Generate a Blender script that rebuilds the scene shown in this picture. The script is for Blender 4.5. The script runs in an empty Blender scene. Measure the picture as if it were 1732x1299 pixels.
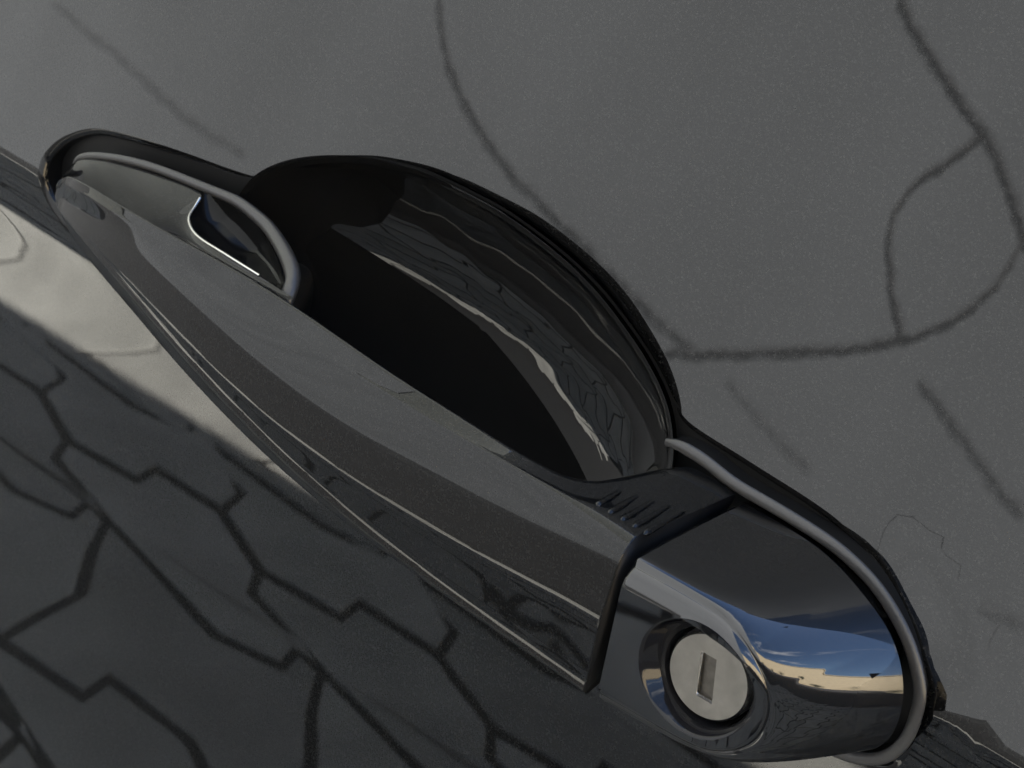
import bpy, bmesh, math, random
import numpy as np
from mathutils import Vector, Matrix
from mathutils.geometry import delaunay_2d_cdt

scene = bpy.context.scene
col = scene.collection
R = math.radians
# ------------------------------------------------------------------ camera, sky, sun, exposure
ZH = 0.88                                    # height of the lock above the pavement (m)
CAM = (0.0716793, -0.1986897, 0.1098460 + ZH)
ROT = ((0.760959, -0.407124, 0.505165), (0.611477, 0.18976, -0.768171), (0.216881, 0.893443, 0.393347))
cd = bpy.data.cameras.new('camera'); cam = bpy.data.objects.new('camera', cd); col.objects.link(cam)
M4 = Matrix(ROT).to_4x4(); M4.translation = Vector(CAM)
cam.matrix_world = M4
cd.sensor_width = 36.0; cd.lens = 2800.0 / 1732 * 36.0
cd.clip_start = 0.01; cd.clip_end = 500
cd.dof.use_dof = True; cd.dof.focus_distance = 0.235; cd.dof.aperture_fstop = 72
scene.camera = cam

SUN_EL, SUN_AZ = R(42.4), R(16.7)            # the sun stands behind the car
world = bpy.data.worlds.new('World'); scene.world = world; world.use_nodes = True
wn, wl = world.node_tree.nodes, world.node_tree.links
bg = wn['Background']; bg.inputs['Strength'].default_value = 0.05
sky = wn.new('ShaderNodeTexSky'); sky.sky_type = 'NISHITA'; sky.sun_disc = False
sky.sun_elevation = SUN_EL; sky.sun_rotation = SUN_AZ; sky.altitude = 900; sky.air_density = 1.0
sky.dust_density = 0.3; sky.ozone_density = 3.0
# streaky fair-weather clouds, even all round the sky
tc = wn.new('ShaderNodeTexCoord'); sep = wn.new('ShaderNodeSeparateXYZ'); wl.new(tc.outputs['Generated'], sep.inputs[0])
mz = wn.new('ShaderNodeMath'); mz.operation = 'MAXIMUM'; mz.inputs[1].default_value = 0.03; wl.new(sep.outputs[2], mz.inputs[0])
dx = wn.new('ShaderNodeMath'); dx.operation = 'DIVIDE'; wl.new(sep.outputs[0], dx.inputs[0]); wl.new(mz.outputs[0], dx.inputs[1])
dy = wn.new('ShaderNodeMath'); dy.operation = 'DIVIDE'; wl.new(sep.outputs[1], dy.inputs[0]); wl.new(mz.outputs[0], dy.inputs[1])
cmb = wn.new('ShaderNodeCombineXYZ'); wl.new(dx.outputs[0], cmb.inputs[0]); wl.new(dy.outputs[0], cmb.inputs[1])
nz = wn.new('ShaderNodeTexNoise'); nz.inputs['Scale'].default_value = 1.1; nz.inputs['Detail'].default_value = 7; nz.inputs['Roughness'].default_value = 0.62
wl.new(cmb.outputs[0], nz.inputs['Vector'])
cr = wn.new('ShaderNodeValToRGB'); cr.color_ramp.elements[0].position = 0.57; cr.color_ramp.elements[1].position = 0.78
wl.new(nz.outputs['Fac'], cr.inputs[0])
mixc = wn.new('ShaderNodeMixRGB'); mixc.inputs[2].default_value = (9.0, 9.0, 9.2, 1)
wl.new(cr.outputs[0], mixc.inputs[0]); wl.new(sky.outputs[0], mixc.inputs[1]); wl.new(mixc.outputs[0], bg.inputs['Color'])

sd = bpy.data.lights.new('sun', 'SUN'); sd.energy = 5.0; sd.angle = R(0.4); sd.color = (1.0, 0.985, 0.95)
so = bpy.data.objects.new('sun', sd); col.objects.link(so)
to_sun = Vector((math.sin(SUN_AZ) * math.cos(SUN_EL), math.cos(SUN_AZ) * math.cos(SUN_EL), math.sin(SUN_EL)))
so.rotation_euler = to_sun.to_track_quat('Z', 'Y').to_euler(); so.location = (3, 8, 8)
scene.view_settings.view_transform = 'Standard'; scene.view_settings.look = 'None'
scene.view_settings.exposure = 3.6; scene.view_settings.gamma = 1.0

# ------------------------------------------------------------------ materials
def new_mat(name):
    m = bpy.data.materials.new(name); m.use_nodes = True
    return m, m.node_tree.nodes, m.node_tree.links, m.node_tree.nodes['Principled BSDF']
def simple(name, c, rough=0.5, metal=0.0, noise=0.0, scale=200.0, bump=0.0):
    m, n, l, b = new_mat(name)
    b.inputs['Base Color'].default_value = (*c, 1); b.inputs['Roughness'].default_value = rough; b.inputs['Metallic'].default_value = metal
    if noise or bump:
        t = n.new('ShaderNodeTexCoord'); z = n.new('ShaderNodeTexNoise'); z.inputs['Scale'].default_value = scale; z.inputs['Detail'].default_value = 5
        l.new(t.outputs['Object'], z.inputs['Vector'])
        if noise:
            r = n.new('ShaderNodeMapRange'); r.inputs[1].default_value = 0.3; r.inputs[2].default_value = 0.7
            r.inputs[3].default_value = 1 - noise; r.inputs[4].default_value = 1 + noise
            l.new(z.outputs['Fac'], r.inputs[0])
            x = n.new('ShaderNodeMixRGB'); x.blend_type = 'MULTIPLY'; x.inputs[0].default_value = 1; x.inputs[1].default_value = (*c, 1)
            l.new(r.outputs[0], x.inputs[2]); l.new(x.outputs[0], b.inputs['Base Color'])
        if bump:
            u = n.new('ShaderNodeBump'); u.inputs['Strength'].default_value = bump; u.inputs['Distance'].default_value = 0.001
            l.new(z.outputs['Fac'], u.inputs['Height']); l.new(u.outputs[0], b.inputs['Normal'])
    return m
def paint(name, base, rough=0.42, flake=0.32, peel=0.002, coat_ior=1.5, dust=True, metal=1.0):
    m, n, l, b = new_mat(name)
    t = n.new('ShaderNodeTexCoord')
    b.inputs['Metallic'].default_value = metal; b.inputs['Specular IOR Level'].default_value = 0.0; b.inputs['Roughness'].default_value = rough
    b.inputs['Coat Weight'].default_value = 1.0; b.inputs['Coat Roughness'].default_value = 0.012; b.inputs['Coat IOR'].default_value = coat_ior
    # metal flakes: tiny cells, each with its own brightness and tilt
    v = n.new('ShaderNodeTexNoise'); v.inputs['Scale'].default_value = 4300; v.inputs['Detail'].default_value = 2; l.new(t.outputs['Object'], v.inputs['Vector'])
    v2 = n.new('ShaderNodeTexVoronoi'); v2.inputs['Scale'].default_value = 4300; l.new(t.outputs['Object'], v2.inputs['Vector'])
    sp = n.new('ShaderNodeSeparateColor'); l.new(v2.outputs['Color'], sp.inputs[0])
    pw = n.new('ShaderNodeMath'); pw.operation = 'POWER'; pw.inputs[1].default_value = 6.0; l.new(sp.outputs[0], pw.inputs[0])
    mr = n.new('ShaderNodeMapRange'); mr.inputs[3].default_value = 1 - flake; mr.inputs[4].default_value = 1 + 4.6 * flake; l.new(pw.outputs[0], mr.inputs[0])
    x = n.new('ShaderNodeMixRGB'); x.blend_type = 'MULTIPLY'; x.inputs[0].default_value = 1; x.inputs[1].default_value = (*base, 1); l.new(mr.outputs[0], x.inputs[2])
    last = x.outputs[0]
    bp = n.new('ShaderNodeBump'); bp.inputs['Strength'].default_value = 0.25; bp.inputs['Distance'].default_value = 0.0002
    l.new(v.outputs['Fac'], bp.inputs['Height']); l.new(bp.outputs[0], b.inputs['Normal'])
    # orange peel in the lacquer
    p = n.new('ShaderNodeTexNoise'); p.inputs['Scale'].default_value = 170; p.inputs['Detail'].default_value = 2; l.new(t.outputs['Object'], p.inputs['Vector'])
    cb = n.new('ShaderNodeBump'); cb.inputs['Strength'].default_value = peel; cb.inputs['Distance'].default_value = 0.001
    l.new(p.outputs['Fac'], cb.inputs['Height']); l.new(cb.outputs[0], b.inputs['Coat Normal'])
    if dust:
        d = n.new('ShaderNodeTexVoronoi'); d.inputs['Scale'].default_value = 90; d.inputs['Randomness'].default_value = 1; l.new(t.outputs['Object'], d.inputs['Vector'])
        dc = n.new('ShaderNodeSeparateColor'); l.new(d.outputs['Color'], dc.inputs[0])
        lim = n.new('ShaderNodeMapRange'); lim.inputs[1].default_value = 0.86; lim.inputs[2].default_value = 1.0; lim.inputs[3].default_value = 0.0; lim.inputs[4].default_value = 0.021
        l.new(dc.outputs[1], lim.inputs[0])
        lt = n.new('ShaderNodeMath'); lt.operation = 'LESS_THAN'; l.new(d.outputs['Distance'], lt.inputs[0]); l.new(lim.outputs[0], lt.inputs[1])
        db = n.new('ShaderNodeBsdfDiffuse'); db.inputs[0].default_value = (0.22, 0.21, 0.19, 1)
        ms = n.new('ShaderNodeMixShader'); l.new(lt.outputs[0], ms.inputs[0])
        out = n['Material Output']; l.new(b.outputs[0], ms.inputs[1]); l.new(db.outputs[0], ms.inputs[2]); l.new(ms.outputs[0], out.inputs['Surface'])
    l.new(last, b.inputs['Base Color'])
    return m
PAINT2 = paint('cap_paint', (0.005, 0.005, 0.0053), coat_ior=1.68, metal=0.3, flake=0.13)
PAINT3 = paint('handle_paint', (0.008, 0.008, 0.008), coat_ior=1.37, metal=0.3, flake=0.18)
PAINT4 = paint('recess_paint', (0.006, 0.006, 0.006), coat_ior=1.38, metal=0.2, flake=0.06)
PAINT = paint('metallic_paint', (0.0088, 0.0086, 0.0082))
RUBBER = simple('weathered_rubber', (0.034, 0.033, 0.032), 0.33, 0, 0.12, 2500, 0.05)
BLACK = simple('black_plastic', (0.006, 0.006, 0.006), 0.45)
BLACK.node_tree.nodes['Principled BSDF'].inputs['Specular IOR Level'].default_value = 0.15
GLOSS = simple('gloss_black', (0.004, 0.004, 0.004), 0.16)
GLOSS.node_tree.nodes['Principled BSDF'].inputs['Specular IOR Level'].default_value = 0.15
LOCKM = simple('dull_nickel', (0.225, 0.216, 0.20), 0.36, 1.0, 0.12, 420, 0.05)
LOCKB = simple('brightened_nickel', (0.6, 0.59, 0.57), 0.22, 1.0)  # on the lock bevels their sky highlight is put into this lighter colour
SLOTM = simple('key_shutter', (0.12, 0.112, 0.10), 0.45, 1.0, 0.15, 900, 0.15)
GLASS = simple('tinted_glass', (0.01, 0.012, 0.012), 0.02)
TYRE = simple('tyre_rubber', (0.02, 0.02, 0.02), 0.8)
RIM = simple('wheel_alloy', (0.4, 0.4, 0.41), 0.35, 1.0)
PAVER = simple('concrete_paver', (0.285, 0.276, 0.244), 0.9, 0, 0.2, 9, 0.15)
_n, _l, _b = PAVER.node_tree.nodes, PAVER.node_tree.links, PAVER.node_tree.nodes['Principled BSDF']
_oi = _n.new('ShaderNodeObjectInfo'); _mr = _n.new('ShaderNodeMapRange'); _mr.inputs[3].default_value = 0.82; _mr.inputs[4].default_value = 1.12; _l.new(_oi.outputs['Random'], _mr.inputs[0])
_hs = _n.new('ShaderNodeMixRGB'); _hs.blend_type = 'MULTIPLY'; _hs.inputs[0].default_value = 1; _src = _b.inputs['Base Color'].links[0].from_socket
_l.new(_src, _hs.inputs[1]); _l.new(_mr.outputs[0], _hs.inputs[2]); _l.new(_hs.outputs[0], _b.inputs['Base Color'])
JOINT = simple('joint_sand', (0.012, 0.011, 0.010), 1.0, 0, 0.4, 60)
ASPHALT = simple('asphalt', (0.016, 0.0155, 0.015), 0.9, 0, 0.25, 30, 0.4)
WALLM = simple('dark_render', (0.112, 0.115, 0.118), 0.9, 0, 0.12, 0.9, 0.2)
PLINTH = simple('plinth_stone', (0.03, 0.03, 0.03), 0.8, 0, 0.3, 5)
CRACKM = simple('crack_filler', (0.070, 0.070, 0.071), 0.95)
SANDM = simple('sand_render', (0.62, 0.49, 0.31), 0.9, 0, 0.1, 2.0)
LEAF = simple('leaf_green', (0.03, 0.045, 0.015), 0.7, 0, 0.4, 3)
BARK = simple('bark', (0.05, 0.035, 0.025), 0.9)

# ------------------------------------------------------------------ helpers
def W(P):                                    # millimetres (along, out, up) -> world metres
    P = np.asarray(P, float)
    return np.stack([P[..., 0], -P[..., 1], P[..., 2]], -1) * 0.001 + np.array([0, 0, ZH])
def empty(name, loc):
    o = bpy.data.objects.new(name, None); o.empty_display_size = 0.05; col.objects.link(o); o.location = loc
    return o
def tag(o, label=None, cat=None, group=None, kind=None):
    for k, v in (('label', label), ('category', cat), ('group', group), ('kind', kind)):
        if v: o[k] = v
    return o
def abs_loc(o):
    v = Vector(o.location)
    while o.parent: o = o.parent; v = v + o.location
    return v
def mesh_obj(name, verts, faces, mat, parent=None, smooth=True, origin=None):
    V = np.asarray(verts, float)
    c = np.array(origin) if origin is not None else V.mean(0)
    me = bpy.data.meshes.new(name); me.from_pydata((V - c).tolist(), [], faces); me.update()
    for m in (mat if isinstance(mat, (list, tuple)) else [mat]): me.materials.append(m)
    if smooth: me.polygons.foreach_set('use_smooth', [True] * len(me.polygons))
    o = bpy.data.objects.new(name, me); col.objects.link(o)
    if parent is not None:
        o.parent = parent; o.location = Vector(c) - abs_loc(parent)
    else: o.location = c
    return o
def grid_faces(nu, nv, cu=False, cv=False, off=0):
    f = []
    for i in range(nu if cu else nu - 1):
        for j in range(nv if cv else nv - 1):
            a, b = i, (i + 1) % nu; c, d = j, (j + 1) % nv
            f.append((off + a * nv + c, off + b * nv + c, off + b * nv + d, off + a * nv + d))
    return f
class MB:
    def __init__(s): s.v = []; s.f = []
    def add(s, verts, faces):
        o = len(s.v); s.v.extend(np.asarray(verts, float).reshape(-1, 3).tolist()); s.f.extend([tuple(i + o for i in f) for f in faces])
    def grid(s, P, cu=False, cv=False):
        P = np.asarray(P); s.add(P.reshape(-1, 3), grid_faces(P.shape[0], P.shape[1], cu, cv))
    def box(s, a, b):
        x0, y0, z0 = a; x1, y1, z1 = b
        s.add([(x0, y0, z0), (x1, y0, z0), (x1, y1, z0), (x0, y1, z0), (x0, y0, z1), (x1, y0, z1), (x1, y1, z1), (x0, y1, z1)],
              [(3, 2, 1, 0), (4, 5, 6, 7), (0, 1, 5, 4), (1, 2, 6, 5), (2, 3, 7, 6), (3, 0, 4, 7)])
    def obj(s, name, mat, parent=None, smooth=True, mm=True, fix=True):
        V = W(s.v) if mm else np.array(s.v)
        o = mesh_obj(name, V, s.f, mat, parent, smooth)
        if fix:
            bm = bmesh.new(); bm.from_mesh(o.data); bmesh.ops.remove_doubles(bm, verts=bm.verts, dist=1e-6)
            bmesh.ops.recalc_face_normals(bm, faces=bm.faces); bm.to_mesh(o.data); bm.free()
        return o
def pchip(x, y, q):
    x = np.asarray(x, float); y = np.asarray(y, float); h = np.diff(x); d = np.diff(y) / h
    m = np.zeros_like(y); m[0] = d[0]; m[-1] = d[-1]
    for i in range(1, len(x) - 1):
        if d[i - 1] * d[i] > 0:
            w1 = 2 * h[i] + h[i - 1]; w2 = h[i] + 2 * h[i - 1]; m[i] = (w1 + w2) / (w1 / d[i - 1] + w2 / d[i])
    q = np.clip(q, x[0], x[-1]); i = np.clip(np.searchsorted(x, q) - 1, 0, len(x) - 2); t = (q - x[i]) / h[i]
    return ((1 + 2 * t) * (1 - t) ** 2 * y[i] + t * (1 - t) ** 2 * h[i] * m[i] + t * t * (3 - 2 * t) * y[i + 1] + t * t * (t - 1) * h[i] * m[i + 1])
def gauss(y, s):                             # smooth along axis 0, s in samples
    if s <= 0: return y
    n = int(4 * s) + 1; k = np.exp(-0.5 * (np.arange(-n, n + 1) / s) ** 2); k /= k.sum()
    pre = 2 * y[0] - y[1:n + 1][::-1]; post = 2 * y[-1] - y[-n - 1:-1][::-1]
    return np.convolve(np.r_[pre, y, post], k, 'valid')
def resample(P, n, closed=False, smooth=0.0):
    P = np.asarray(P, float)
    if closed:
        Q = np.vstack([P, P, P, P[:1]]); m = len(P)
    else: Q = P
    s = np.r_[0, np.cumsum(np.linalg.norm(np.diff(Q, axis=0), axis=1))]
    if closed: t = np.linspace(s[m], s[2 * m], n, endpoint=False)
    else: t = np.linspace(0, s[-1], n)
    out = np.stack([pchip(s, Q[:, k], t) for k in range(Q.shape[1])], 1)
    if smooth > 0:
        if closed:
            o3 = np.vstack([out, out, out]); out = np.stack([gauss(o3[:, k], smooth) for k in range(o3.shape[1])], 1)[n:2 * n]
        else: out = np.stack([gauss(out[:, k], smooth) for k in range(out.shape[1])], 1)
    return out
def tube(center, rad, seg=12, flat=1.0, up=(0, 1, 0)):
    c = np.asarray(center, float); t = np.gradient(c, axis=0); t /= np.linalg.norm(t, axis=1, keepdims=True)
    u = np.tile(np.array(up, float), (len(c), 1)); u -= t * (u * t).sum(1, keepdims=True); u /= np.linalg.norm(u, axis=1, keepdims=True)
    w = np.cross(t, u); a = np.linspace(0, 2 * math.pi, seg, endpoint=False)
    r = np.broadcast_to(np.asarray(rad, float), (len(c),))[:, None, None]
    return c[:, None] + r * (np.cos(a)[None, :, None] * w[:, None] + flat * np.sin(a)[None, :, None] * u[:, None])
CRACKS = [[[-7.269,1.16,-7.268,1.161],[-7.207,1.155,-7.203,1.158],[-7.146,1.148,-7.142,1.152],[-7.082,1.145,-7.078,1.149],[-7.025,1.136,-7.021,1.14],[-6.965,1.13,-6.961,1.133],[-6.906,1.123,-6.902,1.127],[-6.845,1.118,-6.842,1.123],[-6.786,1.113,-6.783,1.117],[-6.726,1.109,-6.723,1.113],[-6.666,1.106,-6.663,1.11],[-6.611,1.097,-6.608,1.101],[-6.554,1.091,-6.551,1.095],[-6.5,1.084,-6.496,1.087],[-6.441,1.079,-6.437,1.083],[-6.385,1.074,-6.381,1.077],[-6.33,1.067,-6.326,1.071],[-6.273,1.062,-6.27,1.066],[-6.223,1.052,-6.219,1.056],[-6.165,1.05,-6.161,1.054],[-6.11,1.044,-6.106,1.049],[-6.056,1.038,-6.053,1.042],[-6.004,1.03,-6.001,1.034],[-5.948,1.027,-5.945,1.032],[-5.892,1.025,-5.89,1.029],[-5.839,1.021,-5.837,1.025],[-5.785,1.016,-5.784,1.02],[-5.731,1.016,-5.73,1.02],[-5.677,1.016,-5.677,1.019],[-5.624,1.014,-5.623,1.017],[-5.571,1.01,-5.57,1.015],[-5.518,1.009,-5.518,1.01]],[[-4.832,1.485,-4.825,1.486],[-4.819,1.468,-4.799,1.471],[-4.794,1.453,-4.77,1.457],[-4.777,1.436,-4.76,1.439],[-4.747,1.422,-4.728,1.425],[-4.727,1.406,-4.707,1.41],[-4.703,1.39,-4.68,1.396],[-4.667,1.378,-4.652,1.382],[-4.647,1.361,-4.625,1.367],[-4.622,1.346,-4.602,1.352],[-4.581,1.335,-4.56,1.342],[-4.552,1.321,-4.537,1.327],[-4.515,1.31,-4.501,1.315],[-4.486,1.296,-4.473,1.301],[-4.45,1.285,-4.433,1.292],[-4.416,1.273,-4.398,1.28],[-4.377,1.262,-4.363,1.269],[-4.338,1.253,-4.325,1.259],[-4.295,1.245,-4.284,1.251],[-4.265,1.231,-4.251,1.239],[-4.221,1.225,-4.207,1.233],[-4.183,1.215,-4.174,1.221],[-4.145,1.206,-4.136,1.212],[-4.105,1.198,-4.093,1.206],[-4.068,1.188,-4.056,1.196],[-4.028,1.18,-4.02,1.187],[-3.985,1.175,-3.978,1.181],[-3.944,1.169,-3.936,1.176],[-3.9,1.166,-3.893,1.173],[-3.862,1.157,-3.856,1.163],[-3.823,1.149,-3.815,1.158],[-3.782,1.144,-3.776,1.151],[-3.742,1.138,-3.735,1.147],[-3.703,1.132,-3.697,1.138],[-3.663,1.126,-3.655,1.135],[-3.623,1.121,-3.616,1.129],[-3.584,1.115,-3.578,1.121],[-3.544,1.11,-3.536,1.119],[-3.506,1.104,-3.499,1.112],[-3.472,1.094,-3.463,1.102],[-3.431,1.091,-3.425,1.096],[-3.39,1.087,-3.385,1.093],[-3.356,1.078,-3.348,1.086],[-3.319,1.072,-3.312,1.078],[-3.283,1.064,-3.276,1.072],[-3.243,1.061,-3.238,1.066],[-3.207,1.054,-3.199,1.063],[-3.169,1.05,-3.162,1.057],[-3.134,1.042,-3.127,1.05],[-3.095,1.038,-3.091,1.044],[-3.058,1.034,-3.053,1.041],[-3.02,1.03,-3.017,1.035],[-2.984,1.025,-2.979,1.033],[-2.947,1.02,-2.943,1.027],[-2.909,1.019,-2.906,1.025],[-2.873,1.014,-2.87,1.02],[-2.835,1.012,-2.834,1.014]],[[-2.992,0.985,-2.995,0.988],[-2.955,0.989,-2.965,0.998],[-2.925,0.999,-2.934,1.006],[-2.883,0.998,-2.894,1.007],[-2.852,1.005,-2.859,1.012],[-2.817,1.011,-2.826,1.019],[-2.787,1.02,-2.799,1.029],[-2.753,1.025,-2.765,1.034],[-2.722,1.033,-2.731,1.04],[-2.689,1.039,-2.698,1.046],[-2.654,1.043,-2.666,1.052],[-2.625,1.052,-2.635,1.059],[-2.595,1.059,-2.602,1.065],[-2.56,1.063,-2.571,1.071],[-2.529,1.07,-2.539,1.077],[-2.497,1.076,-2.508,1.084],[-2.468,1.083,-2.477,1.09],[-2.435,1.088,-2.445,1.096],[-2.407,1.096,-2.416,1.104],[-2.375,1.101,-2.384,1.108],[-2.341,1.105,-2.353,1.114],[-2.315,1.115,-2.326,1.123],[-2.281,1.118,-2.293,1.127],[-2.254,1.127,-2.267,1.136],[-2.228,1.136,-2.238,1.142],[-2.195,1.14,-2.208,1.149],[-2.173,1.151,-2.186,1.16],[-2.144,1.158,-2.155,1.165],[-2.117,1.166,-2.129,1.173],[-2.092,1.175,-2.102,1.18],[-2.062,1.181,-2.076,1.188],[-2.04,1.191,-2.051,1.196],[-2.017,1.201,-2.03,1.207],[-1.997,1.211,-2.008,1.216],[-1.974,1.221,-1.985,1.225],[-1.949,1.23,-1.965,1.235],[-1.928,1.24,-1.943,1.245],[-1.915,1.253,-1.933,1.258],[-1.897,1.264,-1.915,1.269],[-1.878,1.275,-1.899,1.281],[-1.873,1.29,-1.886,1.293],[-1.857,1.301,-1.875,1.305],[-1.847,1.315,-1.866,1.318],[-1.833,1.327,-1.852,1.33],[-1.832,1.341,-1.85,1.344],[-1.828,1.355,-1.847,1.357],[-1.816,1.369,-1.837,1.37],[-1.823,1.383,-1.841,1.384],[-1.82,1.397,-1.839,1.398],[-1.818,1.411,-1.838,1.412],[-1.823,1.425,-1.828,1.425]],[[-2.681,1.751,-2.676,1.753],[-2.666,1.736,-2.642,1.746],[-2.637,1.726,-2.618,1.734],[-2.612,1.715,-2.591,1.724],[-2.592,1.702,-2.575,1.709],[-2.562,1.693,-2.544,1.701],[-2.534,1.684,-2.517,1.692],[-2.509,1.672,-2.493,1.681],[-2.476,1.665,-2.464,1.672],[-2.453,1.653,-2.435,1.663],[-2.421,1.646,-2.408,1.654],[-2.397,1.635,-2.38,1.644],[-2.363,1.629,-2.347,1.639],[-2.339,1.617,-2.322,1.628],[-2.309,1.61,-2.295,1.618],[-2.278,1.603,-2.265,1.611],[-2.255,1.59,-2.239,1.601],[-2.222,1.585,-2.209,1.594],[-2.195,1.575,-2.185,1.583],[-2.168,1.567,-2.151,1.578],[-2.138,1.561,-2.127,1.568],[-2.115,1.55,-2.095,1.561],[-2.09,1.541,-2.074,1.548],[-2.06,1.533,-2.043,1.541],[-2.043,1.52,-2.02,1.53],[-2.016,1.511,-1.998,1.519],[-1.996,1.5,-1.975,1.508],[-1.971,1.49,-1.953,1.497],[-1.953,1.477,-1.93,1.486],[-1.927,1.468,-1.905,1.476],[-1.91,1.455,-1.891,1.462],[-1.889,1.445,-1.873,1.45],[-1.864,1.435,-1.845,1.441],[-1.846,1.423,-1.825,1.429],[-1.826,1.411,-1.807,1.417],[-1.802,1.401,-1.796,1.403]],[[-2.13,1.566,-2.124,1.565],[-2.147,1.555,-2.132,1.551],[-2.174,1.547,-2.155,1.541],[-2.187,1.534,-2.165,1.528],[-2.204,1.523,-2.183,1.517],[-2.22,1.511,-2.201,1.506],[-2.229,1.498,-2.216,1.493],[-2.248,1.487,-2.228,1.48],[-2.272,1.478,-2.251,1.471],[-2.293,1.467,-2.272,1.461],[-2.305,1.453,-2.286,1.449],[-2.319,1.44,-2.3,1.437],[-2.332,1.427,-2.309,1.424],[-2.33,1.412,-2.314,1.41],[-2.345,1.399,-2.321,1.397],[-2.349,1.384,-2.328,1.384],[-2.337,1.369,-2.32,1.37],[-2.331,1.355,-2.307,1.356],[-2.326,1.34,-2.307,1.342],[-2.311,1.327,-2.296,1.329],[-2.298,1.313,-2.283,1.316],[-2.28,1.3,-2.259,1.305],[-2.262,1.287,-2.247,1.291],[-2.241,1.275,-2.22,1.28],[-2.231,1.26,-2.211,1.265],[-2.212,1.248,-2.198,1.252],[-2.195,1.235,-2.178,1.24],[-2.171,1.224,-2.151,1.229],[-2.155,1.211,-2.139,1.216],[-2.128,1.201,-2.109,1.207],[-2.112,1.188,-2.098,1.193],[-2.083,1.179,-2.078,1.181]],[[-2.682,0.993,-2.681,0.994],[-2.65,0.986,-2.646,0.99],[-2.62,0.979,-2.616,0.982],[-2.59,0.972,-2.587,0.974],[-2.556,0.967,-2.552,0.971],[-2.524,0.962,-2.521,0.964],[-2.493,0.955,-2.49,0.958],[-2.463,0.948,-2.46,0.951],[-2.428,0.946,-2.427,0.948],[-2.399,0.938,-2.396,0.942],[-2.365,0.936,-2.363,0.938],[-2.334,0.93,-2.332,0.933],[-2.303,0.924,-2.301,0.928],[-2.272,0.919,-2.27,0.922],[-2.24,0.916,-2.238,0.919],[-2.208,0.912,-2.206,0.916],[-2.176,0.909,-2.176,0.91]],[[-1.38,0.834,-1.38,0.835],[-1.351,0.832,-1.351,0.834],[-1.323,0.829,-1.322,0.832],[-1.294,0.827,-1.294,0.83],[-1.266,0.826,-1.265,0.829],[-1.237,0.825,-1.237,0.829],[-1.209,0.826,-1.208,0.829],[-1.18,0.826,-1.18,0.827]],[[-1.962,1.127,-1.96,1.129],[-1.937,1.117,-1.93,1.123],[-1.909,1.111,-1.902,1.117],[-1.88,1.105,-1.874,1.11],[-1.851,1.099,-1.844,1.105],[-1.825,1.091,-1.817,1.097],[-1.796,1.086,-1.791,1.09],[-1.77,1.078,-1.763,1.083],[-1.745,1.069,-1.738,1.075],[-1.715,1.065,-1.708,1.07],[-1.688,1.058,-1.682,1.063],[-1.664,1.049,-1.657,1.055],[-1.636,1.044,-1.63,1.048],[-1.61,1.037,-1.602,1.043],[-1.581,1.032,-1.575,1.037],[-1.558,1.022,-1.553,1.027],[-1.533,1.015,-1.525,1.021],[-1.503,1.011,-1.499,1.015],[-1.48,1.001,-1.474,1.007],[-1.451,0.997,-1.447,1.003],[-1.422,0.994,-1.418,1.0],[-1.395,0.989,-1.39,0.995],[-1.365,0.987,-1.364,0.989]]]
# ------------------------------------------------------------------ the car
car = tag(empty('parked_car', (0.1, 0.9, 0.0)), 'black metallic car seen close at its door handle, keyhole and swage line', 'car')

# door skin: upper flank leans in, a swage line, an undercut below it, then upright
def zc(X): return -4.6 - 0.0278 * X
T0, T1, ZS, U0, UL = 14.0, 6.0, 80.0, 17.0, 5.5
_g = np.arange(-60, 160, 0.05)
def _slope(zr):
    up = -np.tan(np.radians(T0 - T1 * np.clip(zr, 0, 120) / ZS)); lo = np.tan(np.radians(U0)) * np.exp(np.minimum(zr, 0) / UL)
    w = 1 / (1 + np.exp(-zr / 0.35)); return up * w + lo * (1 - w)
_o = np.cumsum(_slope(_g)) * 0.05; _o -= _o[0]
def skin(X, Z): return np.interp(Z - zc(X), _g, _o)
def skin_n(X, Z):
    s = _slope(np.clip(Z - zc(X), -60, 150)); n = np.stack([0 * s + 0.0278 * s * 0, -np.ones_like(s), -s], -1)
    return n / np.linalg.norm(n, axis=-1, keepdims=True)

O_UP = [(-175.7, -0.3), (-176.2, 3.2), (-174.3, 7.1), (-170.3, 10.6), (-164.7, 13.4), (-156.3, 15.1), (-140.2, 17.0), (-127.9, 18.1),
        (-121.7, 19.1), (-118.9, 21.7), (-114.5, 24.7), (-106.8, 28.3), (-96.6, 31.5), (-84.1, 33.2), (-71.6, 32.9), (-61.6, 31.4),
        (-51.6, 28.7), (-42.5, 24.3), (-35.7, 19.7), (-32.4, 16.7), (-29.5, 15.0), (-18.4, 13.9), (-3.3, 12.4), (6.2, 8.7), (12.7, 4.1),
        (17.0, -1.2), (18.9, -6.4), (19.1, -12.4)]
O_LO = [(17.6, -17.0), (12.5, -19.0), (0.0, -19.5), (-30, -22), (-60, -25), (-90, -24), (-130, -14), (-150, -11), (-166.9, -7.6), (-173.4, -4.2)]
OUT = resample(np.array(O_UP + O_LO), 520, True, 1.2)
BW = [(-121.7, 19.1), (-118.9, 21.7), (-114.5, 24.7), (-106.8, 28.3), (-96.6, 31.5), (-84.1, 33.2), (-71.6, 32.9), (-61.6, 31.4), (-51.6, 28.7),
      (-42.5, 24.3), (-35.7, 19.7), (-31.5, 15), (-29.0, 8), (-28.6, 0), (-31, -9), (-39, -17), (-56, -22), (-80, -23), (-104, -20), (-118, -12), (-124.5, 0), (-125.5, 10)]
BOWL = resample(np.array(BW), 300, True, 2.0)

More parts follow.
